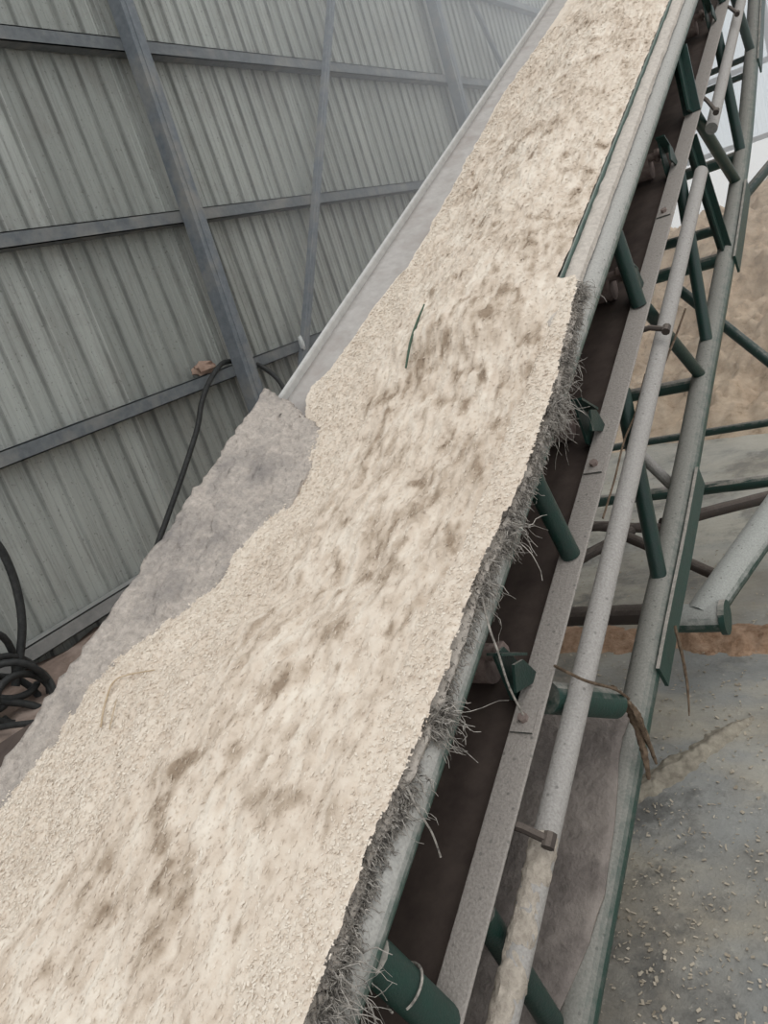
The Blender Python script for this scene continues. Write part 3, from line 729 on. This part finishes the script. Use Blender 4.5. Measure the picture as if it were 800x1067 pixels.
strand('hose', [onZ(x, y, .2) for x, y in ((-20, 762), (10, 756), (40, 752), (58, 742), (56, 718), (44, 700), (22, 690))], .018, m_cable, 'thin black hose curling out of the cable coil', 'hose')

# clod on the purlin and rag tied to the slim brace
def lump(name, c, r, mat, label, cat, sq=(1, 1, 1), seed=1):
    b = MB(); vs, fs = [], []
    R_, T_ = 10, 16
    for i in range(R_ + 1):
        for j in range(T_):
            a, g = math.pi * i / R_, 2 * math.pi * j / T_
            d = np.array([math.sin(a) * math.cos(g), math.sin(a) * math.sin(g), math.cos(a)])
            k = 1 + .5 * mn.noise(Vector(d * 1.7 + seed)) + .2 * mn.noise(Vector(d * 4.0 + seed))
            vs.append(np.array(c) + d * k * r * np.array(sq))
    for i in range(R_):
        for j in range(T_): fs.append((i * T_ + j, i * T_ + (j + 1) % T_, (i + 1) * T_ + (j + 1) % T_, (i + 1) * T_ + j))
    b.add(vs, fs); o = b.build(name, mat, smooth=True); tag(o, label, cat); return o
c0 = onX(213, 384, WALLX + .09); c0[2] = 1.575 + .055
lump('clod', c0, .065, rough_mat('red_brown_clod', (.26, .17, .13), (.38, .27, .21), 18, .6, .01), 'reddish brown clod resting on the lowest purlin beside the column', 'clod', (.8, 2.2, .95), 3)
lump('rag', onX(314, 357, PX + .07), .026, rough_mat('white_rag', (.5, .51, .5), (.65, .66, .65), 30, .5, .01), 'pale rag knotted round the slim wall brace', 'rag', (1, .8, 2.6), 6)

# green twig, straw and bark
ld = lambda s, u, e=.012: W(s, float(load_n(np.array(s), np.array(u))) + e, u)
s1, n1, u1 = suv(onN(411, 364, -.895)); s2, n2, u2 = suv(onN(438, 310, -.895))
tp, tq = ld(s1, u1, .018), ld(s2, u2, .022)
strand('green_twig', [tp, tp + (tq - tp) * .35 + .012 * N, tp + (tq - tp) * .7 + .008 * N, tq], [.003, .004, .004, .002],
       rough_mat('green_stem', (.05, .085, .06), (.09, .13, .09), 40, .2), 'thin green twig stuck in the chips at mid belt', 'twig')
m_straw = rough_mat('straw', (.42, .32, .21), (.58, .46, .33), 40, .2)
def straw(pxs, label, r=.0022):
    pts = [];
    for x, y in pxs:
        s, n, u = suv(onN(x, y, -.90)); pts.append(ld(s, u, .007))
    strand('straw', pts, [r, r, r * .6], m_straw, label, 'straw')
straw(((103, 756), (106, 725), (118, 703), (152, 690)), 'bent straw lying near the left end of the chips')
straw(((112, 758), (117, 725)), 'short straight straw beside the bent straw', .0014)
strand('bark_strip', [onS(638, 716, -.69), onS(648, 727, -.685), onS(657, 740, -.68), onS(666, 765, -.675), onS(672, 790, -.67), onS(676, 812, -.67)], [.006, .010, .012, .010, .008, .004], m_twig,
       'long strip of brown bark hanging over the green cross member', 'bark', wob=.25, seg=7)
strand('bark_strip', [onS(652, 730, -.675), onS(662, 742, -.665), onS(672, 765, -.66), onS(684, 796, -.66)], [.004, .009, .008, .003], m_twig, 'shorter bark strip dangling beside the long one', 'bark', wob=.25, seg=7)
strand('twig', [onS(703, 652, -.66), onS(707, 668, -.655), onS(712, 690, -.655), onS(716, 715, -.65), onS(718, 746, -.65)], [.004, .005, .0045, .004, .002], m_twig, 'dark twig hanging down from the lower chord', 'twig', wob=.2, seg=7)
strand('thin_vine', [onS(502, 622, -.74), onS(510, 655, -.73), onS(519, 680, -.725), onS(530, 715, -.72), onS(545, 745, -.72)], .0022, m_fibre, 'thin dry vine hanging from the frayed canvas past the bracket', 'vine', seg=6)
strand('thin_vine', [onS(578, 694, -.72), onS(594, 702, -.665), onS(612, 710, -.665), onS(640, 718, -.67), onS(655, 728, -.67)], .0035, m_twig, 'dry vine lying across the conduit to the bark strips', 'vine', seg=6)
strand('thin_vine', [onS(672, 390, -.74), onS(662, 430, -.73), onS(650, 460, -.73), onS(640, 500, -.73), onS(628, 540, -.73)], .003, m_twig, 'dry vine hanging between rail and conduit below the middle bracket', 'vine', seg=6)
strand('thin_vine', [onS(424, 820, -.735), onS(436, 845, -.73), onS(450, 868, -.73), onS(459, 893, -.73)], .0018, m_fibre, 'thin dry thread of vine dangling over the brown return belt', 'vine', seg=6)
strand('twig', [onS(714, 322, -.70), onS(704, 350, -.70), onS(690, 384, -.70), ], .004, m_twig, 'thin twig caught beneath the dark green braces', 'twig', seg=6)

# ------------------------------------------------------------------ dust hanging in the air of the shed
b = MB(); b.box((-1.1, 11.9, 3.03), (1, 0, 0), (0, 1, 0), (0, 0, 1), 3.55, 6.8, 3.0)
mh = bpy.data.materials.new('airborne_dust'); mh.use_nodes = True; nt = mh.node_tree; nt.nodes.remove(nt.nodes['Principled BSDF'])
vs_ = nt.nodes.new('ShaderNodeVolumeScatter'); vs_.inputs['Color'].default_value = (.92, .95, 1, 1); vs_.inputs['Density'].default_value = .06
nt.links.new(vs_.outputs[0], nt.nodes['Material Output'].inputs['Volume'])
tag(b.build('dust_haze', mh), 'pale wood dust hanging in the air at the far end', 'haze', kind='stuff')

# ------------------------------------------------------------------ light: overcast sky through the open shed
w = bpy.data.worlds.new('overcast'); scene.world = w; w.use_nodes = True; nt = w.node_tree; bg = nt.nodes['Background']
tc = nt.nodes.new('ShaderNodeTexCoord'); sp = nt.nodes.new('ShaderNodeSeparateXYZ'); nt.links.new(tc.outputs['Generated'], sp.inputs[0])
r = ramp(nt, [(.0, (.55, .56, .58)), (.5, (.95, .98, 1.0)), (1.0, (.90, .95, 1.0))]); nt.links.new(mapr(nt, sp.outputs['Z'], -1, 1), r.inputs[0]); nt.links.new(r.outputs[0], bg.inputs['Color'])
bg.inputs['Strength'].default_value = 1.0
L = bpy.data.lights.new('hazy_sun', 'SUN'); L.energy = .8; L.angle = math.radians(50); L.color = (1, .97, .92)
lo = bpy.data.objects.new('hazy_sun', L); col.objects.link(lo); lo.rotation_euler = Vector((-.35, .25, -1)).to_track_quat('-Z', 'Y').to_euler()

# ------------------------------------------------------------------ camera
cam = bpy.data.cameras.new('camera'); co = bpy.data.objects.new('camera', cam); col.objects.link(co); scene.camera = co
cam.sensor_fit = 'HORIZONTAL'; cam.sensor_width = 36; cam.lens = 36.0; cam.clip_start = .02; cam.clip_end = 200
from mathutils import Matrix
R = Matrix((M[:, 0], -M[:, 1], -M[:, 2])).transposed()
co.matrix_world = Matrix.Translation(Vector(EYE)) @ R.to_4x4()

vs = scene.view_settings; scene.display_settings.display_device = 'sRGB'
vs.view_transform = 'Standard'; vs.look = 'None'; vs.gamma = 1; vs.use_curve_mapping = False; vs.exposure = 0.0
scene.cycles.use_denoising = True
scene.cycles.max_bounces = 8; scene.cycles.transparent_max_bounces = 12; scene.cycles.volume_bounces = 1
